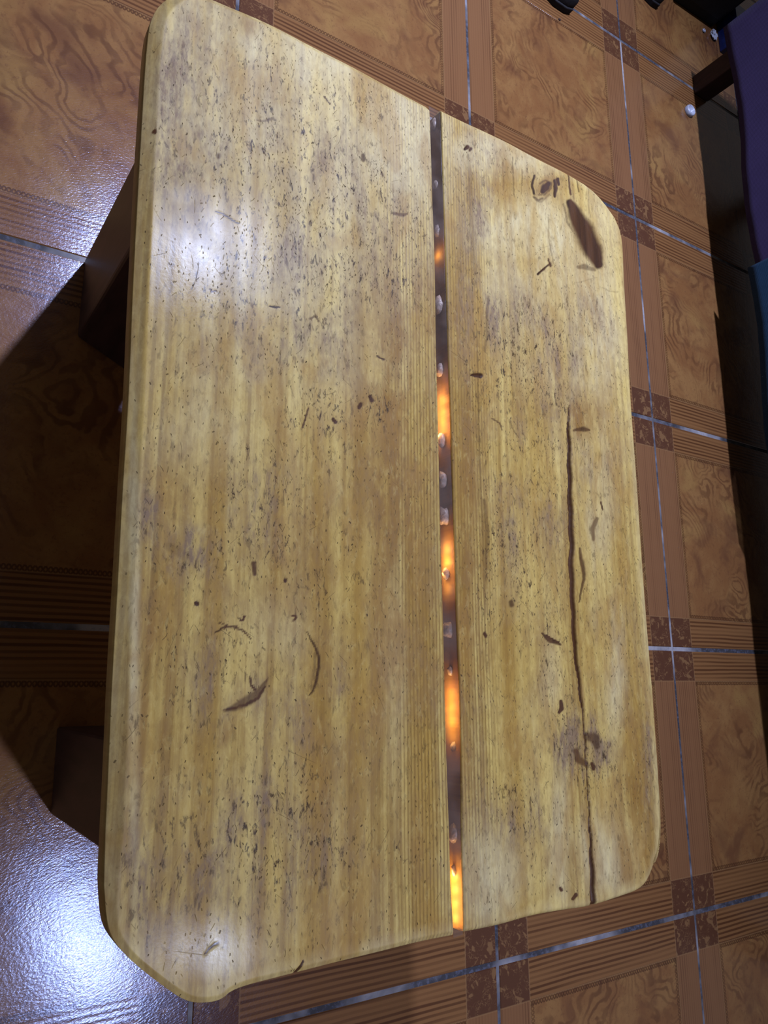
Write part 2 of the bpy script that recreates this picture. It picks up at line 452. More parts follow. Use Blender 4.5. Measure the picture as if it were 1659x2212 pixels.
def U(pts, z): return unproj([p[0] for p in pts], [p[1] for p in pts], z)
def resample(P, s):
    P = np.asarray(P); d = np.r_[0, np.cumsum(np.linalg.norm(np.diff(P, axis=0), axis=1))]
    d /= d[-1]
    # catmull-like smoothing through linear interpolation + light blur
    Q = np.stack([np.interp(s, d, P[:, i]) for i in range(2)], -1)
    return Q
def smooth_poly(P, it=2):
    P = np.asarray(P, float)
    for _ in range(it):
        a = P[:-1] * .75 + P[1:] * .25; b = P[:-1] * .25 + P[1:] * .75
        P = np.vstack([P[:1], np.stack([a, b], 1).reshape(-1, 2), P[-1:]])
    return P
def graded(n, edge=0.05, ne=14):
    """parameter 0..1, denser close to both ends"""
    a = edge * (np.arange(ne) / ne) ** 1.2
    return np.r_[a, np.linspace(edge, 1 - edge, n), 1 - a[::-1]]
def coons(bot, top, lef, rig, s, t):
    b = resample(bot, s); tp = resample(top, s); l = resample(lef, t); r = resample(rig, t)
    S = s[None, :, None]; T = t[:, None, None]
    P = (1 - T) * b[None] + T * tp[None] + (1 - S) * l[:, None] + S * r[:, None]
    P -= (1 - S) * (1 - T) * b[0] + S * (1 - T) * b[-1] + (1 - S) * T * tp[0] + S * T * tp[-1]
    return P
def dist_poly(P, line):
    d = np.full(P.shape[0], 1e9)
    for a, b in zip(line[:-1], line[1:]):
        ab = b - a; L = (ab ** 2).sum() + 1e-12
        tt = np.clip(((P - a) @ ab) / L, 0, 1)
        d = np.minimum(d, np.sqrt((((P - a) - tt[:, None] * ab) ** 2).sum(1)))
    return d

# --- wear painted in the table's own plane: (centre, radii) read off the top
grime = [(520, 330, 150, 180, .55), (410, 250, 110, 180, .6), (700, 480, 130, 190, .5), (860, 560, 60, 150, .35), (560, 740, 150, 80, .5),
         (410, 620, 120, 160, .35), (400, 1195, 55, 50, 1.0), (560, 1100, 60, 120, .5), (450, 1480, 50, 100, .6), (480, 1760, 170, 80, .75), (370, 1860, 110, 110, .9),
         (650, 1850, 70, 80, .6), (320, 1960, 60, 70, .6), (560, 1930, 130, 90, .5), (1150, 690, 130, 60, .75), (1190, 750, 90, 60, .6), (1110, 1060, 40, 130, .55),
         (1012, 620, 22, 260, .5), (1180, 900, 80, 160, .3), (1262, 1615, 50, 55, 1.1), (1110, 1760, 80, 60, .5), (1310, 1350, 45, 50, .6), (1260, 1010, 45, 70, .5),
         (1405, 1640, 16, 130, .6), (1190, 1080, 50, 90, .45), (320, 1130, 30, 60, .6), (285, 1700, 40, 200, .35), (600, 1500, 90, 100, .3), (750, 1500, 40, 60, .4),
         (640, 2060, 90, 40, .3), (860, 1860, 90, 60, .35), (1040, 400, 26, 110, .6), (720, 700, 50, 200, .4), (620, 1640, 60, 120, .4)]
orange = [(850, 1000, 70, 450, .75), (620, 1220, 150, 150, .45), (1005, 1150, 22, 450, .9), (360, 1610, 90, 60, .7), (340, 1390, 50, 160, .6), (985, 850, 14, 250, .7),
          (1262, 905, 35, 45, .9), (1360, 1740, 30, 200, .8), (1405, 1850, 20, 50, .8), (1120, 1420, 90, 80, .55), (905, 700, 40, 120, .7), (790, 1500, 110, 260, .5),
          (1080, 380, 22, 60, .7), (1160, 870, 70, 60, .4), (1225, 1350, 14, 160, .6), (1255, 1330, 12, 160, .9), (690, 800, 120, 60, .3), (420, 1040, 80, 80, .5),
          (900, 1300, 60, 400, .5), (720, 1650, 60, 90, .5), (1045, 1200, 12, 90, .8), (480, 1620, 50, 90, .6), (870, 1850, 60, 120, .35), (1215, 800, 18, 160, .5), (540, 50, 20, 30, .7),
          (1240, 1870, 18, 50, .8), (700, 1230, 60, 60, .5), (330, 1760, 40, 50, .5), (270, 1500, 14, 500, .25)]
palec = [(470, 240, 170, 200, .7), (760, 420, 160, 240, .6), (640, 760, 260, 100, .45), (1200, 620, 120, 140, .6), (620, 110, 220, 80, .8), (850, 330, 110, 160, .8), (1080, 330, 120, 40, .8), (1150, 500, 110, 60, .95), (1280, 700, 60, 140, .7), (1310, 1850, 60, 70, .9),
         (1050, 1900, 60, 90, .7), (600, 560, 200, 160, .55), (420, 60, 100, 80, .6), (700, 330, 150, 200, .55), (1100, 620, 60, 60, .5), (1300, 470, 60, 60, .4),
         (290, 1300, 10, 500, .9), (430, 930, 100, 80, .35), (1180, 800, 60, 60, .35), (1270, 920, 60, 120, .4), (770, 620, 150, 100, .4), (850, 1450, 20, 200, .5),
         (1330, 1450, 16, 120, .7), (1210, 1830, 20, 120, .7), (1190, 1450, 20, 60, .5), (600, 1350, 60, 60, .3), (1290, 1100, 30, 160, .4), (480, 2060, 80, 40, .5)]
speckc = [(600, 330, 130, 200, .8), (700, 480, 190, 170, .9), (860, 520, 60, 120, .8), (740, 890, 110, 50, .9), (1120, 790, 90, 90, 1.0), (1190, 930, 60, 120, .7),
          (1110, 1230, 70, 120, .9), (1250, 1600, 50, 80, .9), (560, 1120, 90, 140, .7), (620, 1810, 120, 100, .8), (700, 950, 60, 90, .6), (560, 620, 150, 120, .6),
          (1150, 740, 90, 60, .8), (450, 1400, 120, 120, .35), (700, 1250, 120, 120, .4), (1210, 1400, 40, 200, .6), (1330, 1250, 60, 200, .35), (650, 1680, 100, 100, .4), (1300, 1700, 60, 60, .6),
          (1080, 1010, 50, 80, .5), (760, 240, 120, 90, .4), (280, 1200, 20, 400, .5), (1120, 1750, 60, 60, .6)]
glossc = [(420, 560, 190, 130, 1.0), (400, 430, 70, 40, .7), (560, 640, 120, 90, .6), (430, 2050, 130, 80, 1.0), (620, 1990, 200, 80, .5), (300, 1000, 60, 400, .5), (520, 200, 250, 150, .35)]
# cuts and blemishes: polyline with half widths, darkness, depth (mm)
crack = ([(1228, 880), (1229, 905), (1229, 930), (1231, 1000), (1233, 1100), (1236, 1180), (1234, 1215), (1238, 1300), (1243, 1400), (1250, 1460), (1262, 1560), (1266, 1630), (1269, 1680), (1273, 1740), (1276, 1800), (1280, 1880), (1283, 1962)],
         [0.3, 1.4, 2.4, 3.4, 4.4, 4.4, 4.6, 4.0, 3.2, 2.6, 1.4, 0.9, 0.9, 1.0, 1.9, 3.6, 5.6], .93, 3.5)
cuts = [crack,
        ([(1030, 700), (1033, 900), (1040, 1100), (1047, 1250), (1050, 1450)], [1, 2, 3, 3, 1], .28, 0),
        ([(1030, 620), (1020, 520), (1016, 400), (1012, 330)], [2, 4, 5, 2], .22, 0),
        ([(1108, 340), (1107, 380), (1112, 425)], [1, 1, .8], .4, 0), ([(1086, 350), (1087, 410)], [1, .8], .3, 0), ([(1128, 365), (1127, 420)], [1, .8], .35, 0), ([(1270, 400), (1273, 450), (1276, 470)], [1, 1, .6], .3, 0),
        ([(1152, 425), (1162, 432), (1172, 428)], [2, 2.5, 2], .5, 0), ([(1166, 396), (1178, 388), (1190, 394), (1189, 408), (1176, 420), (1163, 420)], [1.5, 1.5, 1.5, 1.5, 1.5, 1], .45, 0),
        ([(1216, 440), (1226, 480), (1245, 510), (1262, 535)], [1.5, 2, 1.5, 1], .4, 0), ([(1183, 470), (1188, 540), (1196, 570)], [1, 1, 1], .35, 0),
        ([(1300, 620), (1318, 630), (1335, 632)], [1, 1.2, 1], .28, 0), ([(1245, 610), (1270, 605), (1290, 600)], [.8, .8, .8], .25, 0),
        ([(1253, 1185), (1258, 1215), (1262, 1250), (1252, 1300)], [2, 4, 3, 1], .6, .5),
        ([(1229, 437), (1243, 462), (1262, 500), (1280, 540), (1293, 572)], [6, 14, 19, 18, 9], .82, .1),
        ([(1236, 445), (1258, 478), (1276, 510), (1290, 545), (1297, 575)], [2, 3, 3, 4, 3], 1.0, .2),
        ([(1172, 412), (1178, 404), (1184, 396)], [5, 8, 4], .85, .1),
        ([(1153, 418), (1150, 400), (1156, 380)], [2, 2, 2], .7, .1),
        ([(1199, 425), (1200, 408), (1197, 390)], [2, 4, 2], .85, .2), ([(1206, 400), (1203, 388)], [2, 3], .9, .2),
        ([(1233, 420), (1226, 372)], [1.6, 1], .7, .2), ([(1250, 415), (1247, 385)], [1.2, 1], .5, .1),
        ([(1248, 577), (1262, 575), (1285, 584)], [3, 6, 3], .45, 0),
        ([(484, 1534), (505, 1530), (535, 1514), (560, 1494), (580, 1464)], [2, 7.5, 10, 7, 1], .55, .7),
        ([(490, 1532), (525, 1526), (556, 1508), (574, 1480)], [1, 2, 2.5, 1], .8, .3),
        ([(540, 1463), (543, 1480), (552, 1490)], [1.5, 2, 2], .8, .3),
        ([(664, 1366), (680, 1392), (688, 1420), (689, 1445), (684, 1470), (676, 1490), (667, 1502)], [1.2, 2.2, 2.6, 2.8, 2.4, 1.6, .8], .66, .5),
        ([(679, 1412), (680, 1445), (677, 1470)], [2, 3, 1], .35, .2),
        ([(461, 1368), (480, 1358), (503, 1353), (522, 1360), (541, 1381)], [1, 1.8, 2, 1.8, 1.4], .7, .3),
        ([(472, 1345), (492, 1353), (512, 1352)], [1, 1.5, 1], .6, .2),
        ([(517, 1336), (520, 1339), (526, 1338), (528, 1332), (524, 1328)], [1.4, 1.6, 1.7, 1.6, 1.2], .85, .3),
        ([(631, 1329), (637, 1328), (641, 1332), (639, 1338), (634, 1339)], [1.2, 1.6, 1.8, 1.6, 1.3], .85, .3),
        ([(424, 1302), (425, 1304)], [4, 4], 1.0, .8), ([(615, 1252), (616, 1254)], [3, 3], .9, .4), ([(547, 1218), (550, 1240)], [5, 4], .7, .3),
        ([(1171, 1369), (1186, 1382), (1212, 1393)], [2, 4, 2], .7, .5), ([(1180, 1372), (1208, 1388)], [1.2, 1.5], .85, .2),
        ([(1015, 812), (1024, 811), (1037, 811)], [.8, 3, 4.5], 1.0, 1.0),
        ([(1005, 322), (1010, 318)], [3, 4], .9, .4), ([(1016, 325), (1018, 322)], [2, 3], .8, .4),
        ([(444, 2062), (452, 2050), (466, 2040), (474, 2038)], [1.2, 2, 3.4, 1], .85, .6), ([(476, 2046), (492, 2046)], [1, 1], .5, .2),
        ([(640, 2102), (648, 2090), (656, 2076)], [3, 3, 1], .85, .6), ([(558, 2014), (560, 2002)], [1, 1], .6, .2),
        ([(653, 922), (661, 900), (668, 880)], [1.2, 1.4, 1], .75, .2), ([(583, 661), (602, 663)], [1.4, 1.2], .85, .2),
        ([(453, 624), (457, 631), (466, 629)], [1.4, 1.5, 1], .85, .2), ([(1063, 903), (1078, 914), (1084, 930)], [1, 1.2, 1], .6, .2),
        ([(466, 455), (490, 468), (516, 482)], [1, 1.4, 1], .8, .3), ([(1098, 908), (1120, 945)], [1, 1], .4, .2),
        ([(668, 690), (680, 684), (688, 694)], [2, 2, 2], .5, .1), ([(334, 283), (336, 286)], [4, 3], .9, .2),
        ([(555, 258), (568, 262), (590, 256), (597, 260)], [2, 2, 3, 2], .45, .0), ([(850, 460), (870, 464), (878, 462)], [2.5, 4, 2], .55, .1),
        ([(700, 208), (712, 226)], [1, 1], .7, .2), ([(472, 335), (473, 338)], [5, 5], .5, 0), ([(785, 335), (786, 345)], [4, 4], .6, .1),
        ([(1290, 1120), (1278, 1145), (1283, 1165)], [3, 5, 3], .5, .1), ([(1240, 930), (1262, 927), (1272, 928)], [2, 5, 2], .6, .1),
        ([(1105, 1300), (1106, 1306)], [5, 5], .6, .1), ([(1048, 1370), (1049, 1374)], [3, 3], .9, .5), ([(1010, 1455), (1015, 1462)], [1, 1], .5, .1),
        ([(1268, 1590), (1285, 1596), (1290, 1612)], [9, 11, 7], .55, .1), ([(1243, 1622), (1250, 1640), (1266, 1652)], [6, 8, 6], .6, .1), ([(1279, 1650), (1281, 1660)], [3, 3], .9, .2),
        ([(1212, 1516), (1214, 1530), (1208, 1540)], [3, 4, 2], .9, .4), ([(1238, 1942), (1244, 1934)], [3, 4], .9, .5), ([(1211, 1920), (1212, 1922)], [3, 3], .9, .4),
        ([(1188, 420), (1170, 436), (1158, 432)], [1.5, 2, 2], .35, 0), ([(365, 1180), (400, 1200)], [10, 12], .25, 0),
        ([(1189, 570), (1163, 592)], [1.2, 2.2], .8, .2), ([(1183, 560), (1190, 575)], [1, 2], .7, .2),
        ([(1045, 1080), (1052, 1140), (1050, 1230)], [3, 4, 3], .4, .1), ([(1055, 640), (1052, 700), (1048, 760)], [2, 3, 2], .35, .1),
        ([(1172, 2), (1175, 6)], [1, 1], .5, 0), ([(1205, 1150), (1240, 1190)], [.8, .8], .3, 0), ([(1298, 1085), (1303, 1100)], [1.2, 1], .8, .1),
        ([(815, 770), (830, 776)], [1, 1.5], .8, .2), ([(800, 855), (804, 865)], [3, 4], .8, .2), ([(720, 905), (726, 912)], [3, 3], .9, .2), ([(780, 873), (776, 880)], [3, 3], .9, .2)]
knots = [(1262, 505, 62, 22, 62, .55), (1178, 405, 26, 16, -50, .45), (1200, 410, 34, 10, 80, .4)]

SEED = 7
def gauss(pxy, lst, floor_=0.0, sharp=1.4):
    f = np.full(pxy.shape[0], floor_)
    for cx, cy, sx, sy, a in lst:
        q = ((pxy[:, 0] - cx) / sx) ** 2 + ((pxy[:, 1] - cy) / sy) ** 2
        f = np.maximum(f, a * np.exp(-0.5 * q ** sharp))
    return f
def cut_field(pxy):
    dk = np.zeros(len(pxy)); dz = np.zeros(len(pxy))
    a_x, a_y = pxy[:, 0].copy(), pxy[:, 1].copy()
    pxy = pxy + np.stack([1.0 * np.sin(a_y * .085 + a_x * .06) + .25 * np.sin(a_y * .47), 0.9 * np.sin(a_x * .11 + a_y * .05) + .3 * np.sin(a_x * .5 + 1)], -1)
    for line, hw, a, depth in cuts:
        L = np.array(line, float); hw = np.array(hw, float)
        lo = L.min(0) - 30; hi = L.max(0) + 30
        idx = np.where((pxy[:, 0] > lo[0]) & (pxy[:, 0] < hi[0]) & (pxy[:, 1] > lo[1]) & (pxy[:, 1] < hi[1]))[0]
        if len(idx) == 0: continue
        P = pxy[idx]; best = np.full(len(idx), 9.0)
        for k in range(len(L) - 1):
            ab = L[k + 1] - L[k]; t = np.clip(((P - L[k]) @ ab) / (ab @ ab), 0, 1)
            d = np.linalg.norm(P - L[k] - t[:, None] * ab, axis=1)
            w = hw[k] * (1 - t) + hw[k + 1] * t
            best = np.minimum(best, d / (w + 0.6))
        m_ = np.clip((1.45 - best) / 0.8, 0, 1)
        dk[idx] = np.maximum(dk[idx], a * m_)
        dz[idx] = np.maximum(dz[idx], depth * 0.001 * np.clip(1.25 - best, 0, 1) ** 0.8)
    return dk, dz

def plank(name, bot, top, lef, rig, outer, gap, ns, nt, r_out, r_gap, cham=0):
    s = graded(ns); t = graded(nt, 0.018)
    P = coons(bot, top, lef, rig, s, t)
    R_, K = len(t), len(s)
    P = P.reshape(-1, 2)
    do = dist_poly(P, outer); dg = dist_poly(P, gap)
    per = np.zeros((R_, K), bool); per[0] = per[-1] = True; per[:, 0] = per[:, -1] = True
    def drop(d, r):
        e = np.clip(r - d, 0, r)
        return r - np.sqrt(np.maximum(r * r - e * e, 0))
    if cham > 0:
        cham = cham * (0.42 + 0.58 * np.clip((P[:, 1] + 3.50) / 0.16, 0, 1))
        e = np.clip(cham - do, 0, cham); zo = 0.5 * (e + np.sqrt(e * e + 1e-6)) * 0.72 - 0.0005
        zo = np.maximum(zo, 0)
    else: zo = drop(do, r_out)
    z = np.maximum(zo, drop(dg, r_gap))
    P3 = np.c_[P, np.full(len(P), ZT)]
    pxy = project(P3)
    dk, dz = cut_field(pxy)
    zz = (ZT - z) * TILE - dz * np.clip(1 - z * 0, 0, 1)
    # gentle unevenness of the worn board
    zz = zz + 0.0004 * np.sin(P[:, 0] * 31) * np.sin(P[:, 1] * 17)
    wa = np.zeros((len(P), 4)); wb = np.zeros((len(P), 4))
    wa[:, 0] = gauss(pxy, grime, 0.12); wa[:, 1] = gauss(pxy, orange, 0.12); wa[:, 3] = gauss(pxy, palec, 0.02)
    for cx, cy, sa, sb, an, a in knots:
        c_, s_ = math.cos(math.radians(an)), math.sin(math.radians(an))
        dx, dy = pxy[:, 0] - cx, pxy[:, 1] - cy
        q = ((dx * c_ + dy * s_) / (sa * 1.25)) ** 2 + ((-dx * s_ + dy * c_) / (sb * 1.25)) ** 2
        wa[:, 1] = np.maximum(wa[:, 1], 1.6 * a * np.exp(-q ** 2))
    # brown halo by the crack
    ch = dist_poly(pxy, np.array(crack[0], float))
    wa[:, 1] = np.maximum(wa[:, 1], 0.9 * np.exp(-(ch / 9.0) ** 2) * ((pxy[:, 1] > 880)))
    wa[:, 2] = dk
    wb[:, 0] = np.clip(1.25 * gauss(pxy, speckc, 0.22), 0, 1); wb[:, 1] = gauss(pxy, glossc, 0.35, 1.0)
    px = pxy[:, 0]; lf = (pxy[:, 1] - 230) / 1780.0
    fz = np.clip((px - (790 + 55 * lf)) / 45, 0, 1) * (px < 985) + np.clip(((1075 + 20 * lf) - px) / 50, 0, 1) * (px >= 948)
    wb[:, 2] = np.clip(fz, 0, 1)
    wb[:, 3] = np.clip(((500 - 150 * lf) - px) / 120, 0, 1) + np.clip((px - 1280) / 100, 0, 1) * .5
    # edges: less grime, and paler gold painted in for missing light from the left
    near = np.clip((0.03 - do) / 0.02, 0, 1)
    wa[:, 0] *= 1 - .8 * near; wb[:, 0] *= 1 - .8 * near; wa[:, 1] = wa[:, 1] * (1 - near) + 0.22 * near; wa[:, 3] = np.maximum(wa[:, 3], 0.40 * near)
    verts = [((P[i, 0] - TO[0]) * TILE, (P[i, 1] - TO[1]) * TILE, zz[i]) for i in range(len(P))]
    idx = np.arange(R_ * K).reshape(R_, K)
    faces = np.stack([idx[:-1, :-1], idx[:-1, 1:], idx[1:, 1:], idx[1:, :-1]], -1).reshape(-1, 4).tolist()
    loop = list(idx[0, :]) + list(idx[1:, -1]) + list(idx[-1, -2::-1]) + list(idx[-2:0:-1, 0])
    cen = P[loop].mean(0)
    prev = loop
    side_a = [wa[i] for i in loop]; side_b = [wb[i] for i in loop]
    extra_a, extra_b = [], []
    for zf, ins in ((0.030, -0.0), (0.050, 0.0005), (0.058, 0.003), (THK, 0.010)):
        cur = []
        for n_, i in enumerate(loop):
            a = P[loop[n_ - 3]]; b = P[loop[(n_ + 3) % len(loop)]]
            tdir = b - a; tdir /= (np.linalg.norm(tdir) + 1e-9)
            nin = np.array([-tdir[1], tdir[0]])
            p = P[i] + nin * ins
            zz_ = min((ZT - zf) * TILE, verts[i][2] - 0.0005 * (1 + 20 * zf))
            verts.append(((p[0] - TO[0]) * TILE, (p[1] - TO[1]) * TILE, zz_)); cur.append(len(verts) - 1)
            aa = side_a[n_].copy(); aa[0] *= .15; aa[1] = 0.22; aa[3] = 0.35  # side walls painted paler too, standing in for light from the left
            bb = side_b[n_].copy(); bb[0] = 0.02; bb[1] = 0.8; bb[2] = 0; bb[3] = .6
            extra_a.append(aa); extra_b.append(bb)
        L_ = len(loop)
        for n_ in range(L_):
            k = (n_ + 1) % L_
            faces.append((prev[k], prev[n_], cur[n_], cur[k]))
        prev = cur
    faces.append(tuple(prev[::-1]))
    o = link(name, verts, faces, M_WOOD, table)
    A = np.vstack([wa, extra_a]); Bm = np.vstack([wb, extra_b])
    for nm, arr in (('wear_light_a', A), ('wear_b', Bm)):
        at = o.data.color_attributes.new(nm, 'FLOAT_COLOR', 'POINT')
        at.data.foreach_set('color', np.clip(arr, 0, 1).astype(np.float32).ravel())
    return o

def cat(*a):
    out = [np.asarray(a[0])]
    for b in a[1:]:
        b = np.asarray(b)
        out.append(b[1:] if np.linalg.norm(b[0] - out[-1][-1]) < 1e-6 else b)
    return np.vstack(out)
# left board: the photographed outline of its near edges lies on the lower arris
Lg = U(gapL, ZT)[::-1]                            # bottom -> top
Ltop = U(top_l, ZT); Lbot = U(bottom_l, ZT - 0.012); Lbl = U(bl_corner, ZS); Lleft = U(left_edge, ZS)
tl = np.array([[-2.489, -2.03], [-2.484, -2.0], [-2.473, -1.970], [-2.452, -1.938], [-2.425, -1.916], [-2.39, -1.905]])
Lleft = np.vstack([Lleft[:-1], tl[:4]])
Ltop_full = smooth_poly(np.vstack([tl[3:], Ltop[0:]]), 2)
# bottom edge runs gap -> left; blend the last points into the corner
bl = smooth_poly(np.vstack([Lbot[::1], Lbl[1:]]), 2)          # from gap end to left edge
k = int(np.argmin(np.abs(bl[:, 1] - (bl[:, 0] * 0 + (Lbl[5][1])))))
Lbottom = bl[:k + 1][::-1]                                   # left -> gap
Lside = smooth_poly(np.vstack([bl[k:], Lleft[1:]]), 1)
Lside[0] = Lbottom[0]; Lside[-1] = Ltop_full[0]; Lg[-1] = Ltop_full[-1]; Lg[0] = Lbottom[-1]
plank('plank', Lbottom, Ltop_full, Lside, Lg, cat(Lg[:1], Lbottom[::-1][1:], Lside[1:], Ltop_full[1:]), Lg, 205, 560, 0.017, 0.004, 0.021)
Rg = U(gapR, ZT)[::-1]
Rtop = smooth_poly(U(top_r, ZT), 1); Rright = smooth_poly(U(right_r, ZT)[::-1], 2); Rbot = smooth_poly(U(bottom_r, ZT - 0.003)[::-1], 2)
Rtop[0] = Rg[-1]; Rtop[-1] = Rright[-1]; Rbot[0] = Rg[0]; Rbot[-1] = Rright[0]
plank('plank', Rbot, Rtop, Rg, Rright, cat(Rbot, Rright[1:], Rtop[::-1][1:]), Rg, 190, 560, 0.010, 0.004)

# resin strip with pebbles, filling the channel
zt = (ZT - 0.004) * TILE; zb = (ZT - THK) * TILE
n = 60; ss_ = np.linspace(0, 1, n)
a_ = resample(Lg, ss_); b_ = resample(Rg, ss_)
a_[0, 1] -= 0.004; b_[0, 1] -= 0.004; a_[-1, 1] -= 0.004; b_[-1, 1] -= 0.004
V_ = []; F_ = []
for i in range(n):
    a = (a_[i] - TO) * TILE + np.array([0.0001, 0]); b = (b_[i] - TO) * TILE - np.array([0.0001, 0])
    V_ += [(a[0], a[1], zt), (b[0], b[1], zt), (b[0], b[1], zb), (a[0], a[1], zb)]
for i in range(n - 1):
    for j in range(4):
        k2 = (j + 1) % 4
        F_.append((4 * i + j, 4 * i + k2, 4 * (i + 1) + k2, 4 * (i + 1) + j))
F_ += [(3, 2, 1, 0), (4 * n - 4, 4 * n - 3, 4 * n - 2, 4 * n - 1)]
top_faces = [4 * i for i in range(n - 1)]
resin = link('resin_strip', V_, F_, M_RESIN, table, smooth=False, label='clear resin strip glowing amber in patches')
M_RESIN_BODY = mat_resin_body(); resin.data.materials.append(M_RESIN_BODY)
for i_, p_ in enumerate(resin.data.polygons): p_.material_index = 0 if i_ in set(top_faces) else 1
rng = random.Random(5)
def pebble(px, py, r, zoff):
    p = unproj(px, py, ZT - zoff)
    bm = bmesh.new()
    bmesh.ops.create_icosphere(bm, subdivisions=2, radius=1.0)
    sx, sy, sz = r * rng.uniform(.7, .85), r * rng.uniform(1.1, 1.5), r * rng.uniform(.6, .9)
    for v in bm.verts:
        k = 1 + 0.22 * math.sin(v.co.x * 5 + px) * math.cos(v.co.y * 4 + py) + rng.uniform(-.05, .05)
        v.co = Vector((v.co.x * sx * k, v.co.y * sy * k, v.co.z * sz * k))
    o = link_bm('pebble', bm, M_PEBBLE, resin, smooth=True)
    o.location = ((p[0] - TO[0]) * TILE, (p[1] - TO[1]) * TILE, (ZT - zoff) * TILE)
for px, py, r in ((940, 268, 9), (944, 400, 8), (948, 500, 10), (951, 660, 12), (951, 800, 9), (955, 950, 10), (958, 1036, 11), (962, 1115, 13), (966, 1240, 9), (969, 1360, 12), (975, 1450, 7), (984, 1612, 9), (982, 1800, 12), (985, 1880, 8)):
    pebble(px - 2, py, r / 1900.0, 0.024)
# small warm leds cast in the resin light the wall of the channel
leds = [(950, 548, .010)] + [(955 + .018 * (y - 855), y, .03) for y in (858, 885, 912, 938)] + [(966 + .05 * (y - 1180), y, .026) for y in (1185, 1212, 1240)] + [(968, 1270, .008)] + [(972 + .03 * (y - 1495), y, .026) for y in (1497, 1525, 1555)] + [(976, 1595, .006)] + [(984, y, .028) for y in (1895, 1925, 1955, 1985)]
for px, py, e in leds:
    p = unproj(px - 13, py, ZT - 0.026)
    l = bpy.data.lights.new('led', 'POINT'); l.energy = e * 0.6; l.color = (1.0, 0.57, 0.17); l.shadow_soft_size = 0.003
    o = bpy.data.objects.new('led', l); C.objects.link(o)
    o.location = (p[0] * TILE, p[1] * TILE, (ZT - 0.026) * TILE)

# legs
def leg(poly, label=None):
    bm = prism_bm([((x - TO[0]) * TILE, (y - TO[1]) * TILE) for x, y in poly], 0.0, (ZT - THK - 0.0005) * TILE, 0.003, 2)
    o = link_bm('leg', bm, M_LEG, table)
    return o
leg([(-2.405, -2.231), (-2.274, -2.296), (-2.20, -2.22), (-2.20, -2.000), (-2.404, -2.000)])
leg([(-2.367, -3.440), (-2.20, -3.440), (-2.20, -3.240), (-2.370, -3.240)])
leg([(-1.50, -2.231), (-1.37, -2.231), (-1.37, -2.000), (-1.50, -2.000)])
leg([(-1.50, -3.440), (-1.37, -3.440), (-1.37, -3.240), (-1.50, -3.240)])
bm = prism_bm([((x - TO[0]) * TILE, (y - TO[1]) * TILE) for x, y in ((-2.20, -2.13), (-1.50, -2.13), (-1.50, -2.07), (-2.20, -2.07))], 0.66 * TILE, 0.82 * TILE, 0.002)
link_bm('stretcher', bm, M_LEG, table)
bm = prism_bm([((x - TO[0]) * TILE, (y - TO[1]) * TILE) for x, y in ((-2.20, -3.37), (-1.50, -3.37), (-1.50, -3.31), (-2.20, -3.31))], 0.66 * TILE, 0.82 * TILE, 0.002)
link_bm('stretcher', bm, M_LEG, table)

# ------------------------------------------------------------------ sofa at the right with its posts
def W(x, y, z): return (x * TILE, y * TILE, z * TILE)
sofa = empty('sofa', W(0.9, -2.0, 0), 'dark red wooden bench sofa along the right edge of the floor', 'sofa')
SO = (0.9, -2.0)
def sbox(name, x0, x1, y0, y1, z0, z1, mat, bev=0.003):
    bm = prism_bm([((x0 - SO[0]) * TILE, (y0 - SO[1]) * TILE), ((x1 - SO[0]) * TILE, (y0 - SO[1]) * TILE), ((x1 - SO[0]) * TILE, (y1 - SO[1]) * TILE), ((x0 - SO[0]) * TILE, (y1 - SO[1]) * TILE)], z0 * TILE, z1 * TILE, bev)
    return link_bm(name, bm, mat, sofa)
sbox('leg', 0.585, 0.70, -0.035, 0.075, 0.0, 0.62, M_POST)
sbox('leg', 0.585, 0.70, -4.30, -4.19, 0.0, 0.62, M_POST)
sbox('leg', 1.80, 1.92, -0.035, 0.075, 0.0, 0.62, M_POST)
sbox('leg', 1.80, 1.92, -4.30, -4.19, 0.0, 0.62, M_POST)
sbox('seat_frame', 0.575, 1.95, -4.32, 0.085, 0.62, 0.78, M_POST)
sbox('seat_cushion', 0.575, 1.95, -4.30, 0.07, 0.78, 1.02, M_PURPLE, 0.012)

def drape(name, label, catg, mat, ya, yb, xf, hem, ztop, depth, amp, seed, th, skew=0.0):
    """cloth lying on the seat and hanging over its front: path x(z) swept along y with folds"""
    rr = random.Random(seed)
    path = [(xf + depth, ztop), (xf + depth * .6, ztop + .004), (xf + .12, ztop + .004), (xf + .05, ztop), (xf + .012, ztop - .025), (xf, ztop - .07)]
    nz = 16
    for i in range(1, nz + 1):
        path.append((xf, ztop - .07 - (ztop - .07 - hem) * i / nz))
    ny = 90
    ph = [rr.uniform(0, 6.28) for _ in range(4)]
    bm = bmesh.new(); rowsv = []
    for j in range(ny + 1):
        y = ya + (yb - ya) * j / ny
        row = []
        for i, (x, z) in enumerate(path):
            k = max(0, (i - 5) / nz)
            f = (math.sin(y * 9 + ph[0]) * .5 + math.sin(y * 21 + ph[1] + k) * .3 + math.sin(y * 37 + ph[2]) * .15)
            dx = -abs(f) * amp * k - 0.008
            zz = z + (math.sin(y * 6 + ph[3]) * .012 + skew * (y - ya)) * k
            row.append(bm.verts.new((x * TILE + dx * TILE, y * TILE, zz * TILE)))
        rowsv.append(row)
    for j in range(ny):
        for i in range(len(path) - 1):
            bm.faces.new((rowsv[j][i], rowsv[j][i + 1], rowsv[j + 1][i + 1], rowsv[j + 1][i]))
    o = link_bm(name, bm, mat, smooth=True, label=label, cat=catg)
    so = o.modifiers.new('thickness', 'SOLIDIFY'); so.thickness = th; so.offset = 1.0
    return o
drape('sofa_throw', 'purple cloth cover hanging over the front of the sofa', 'cloth', M_PURPLE, -4.25, 0.12, 0.498, 0.270, 1.03, 1.2, 0.006, 3, 0.002)
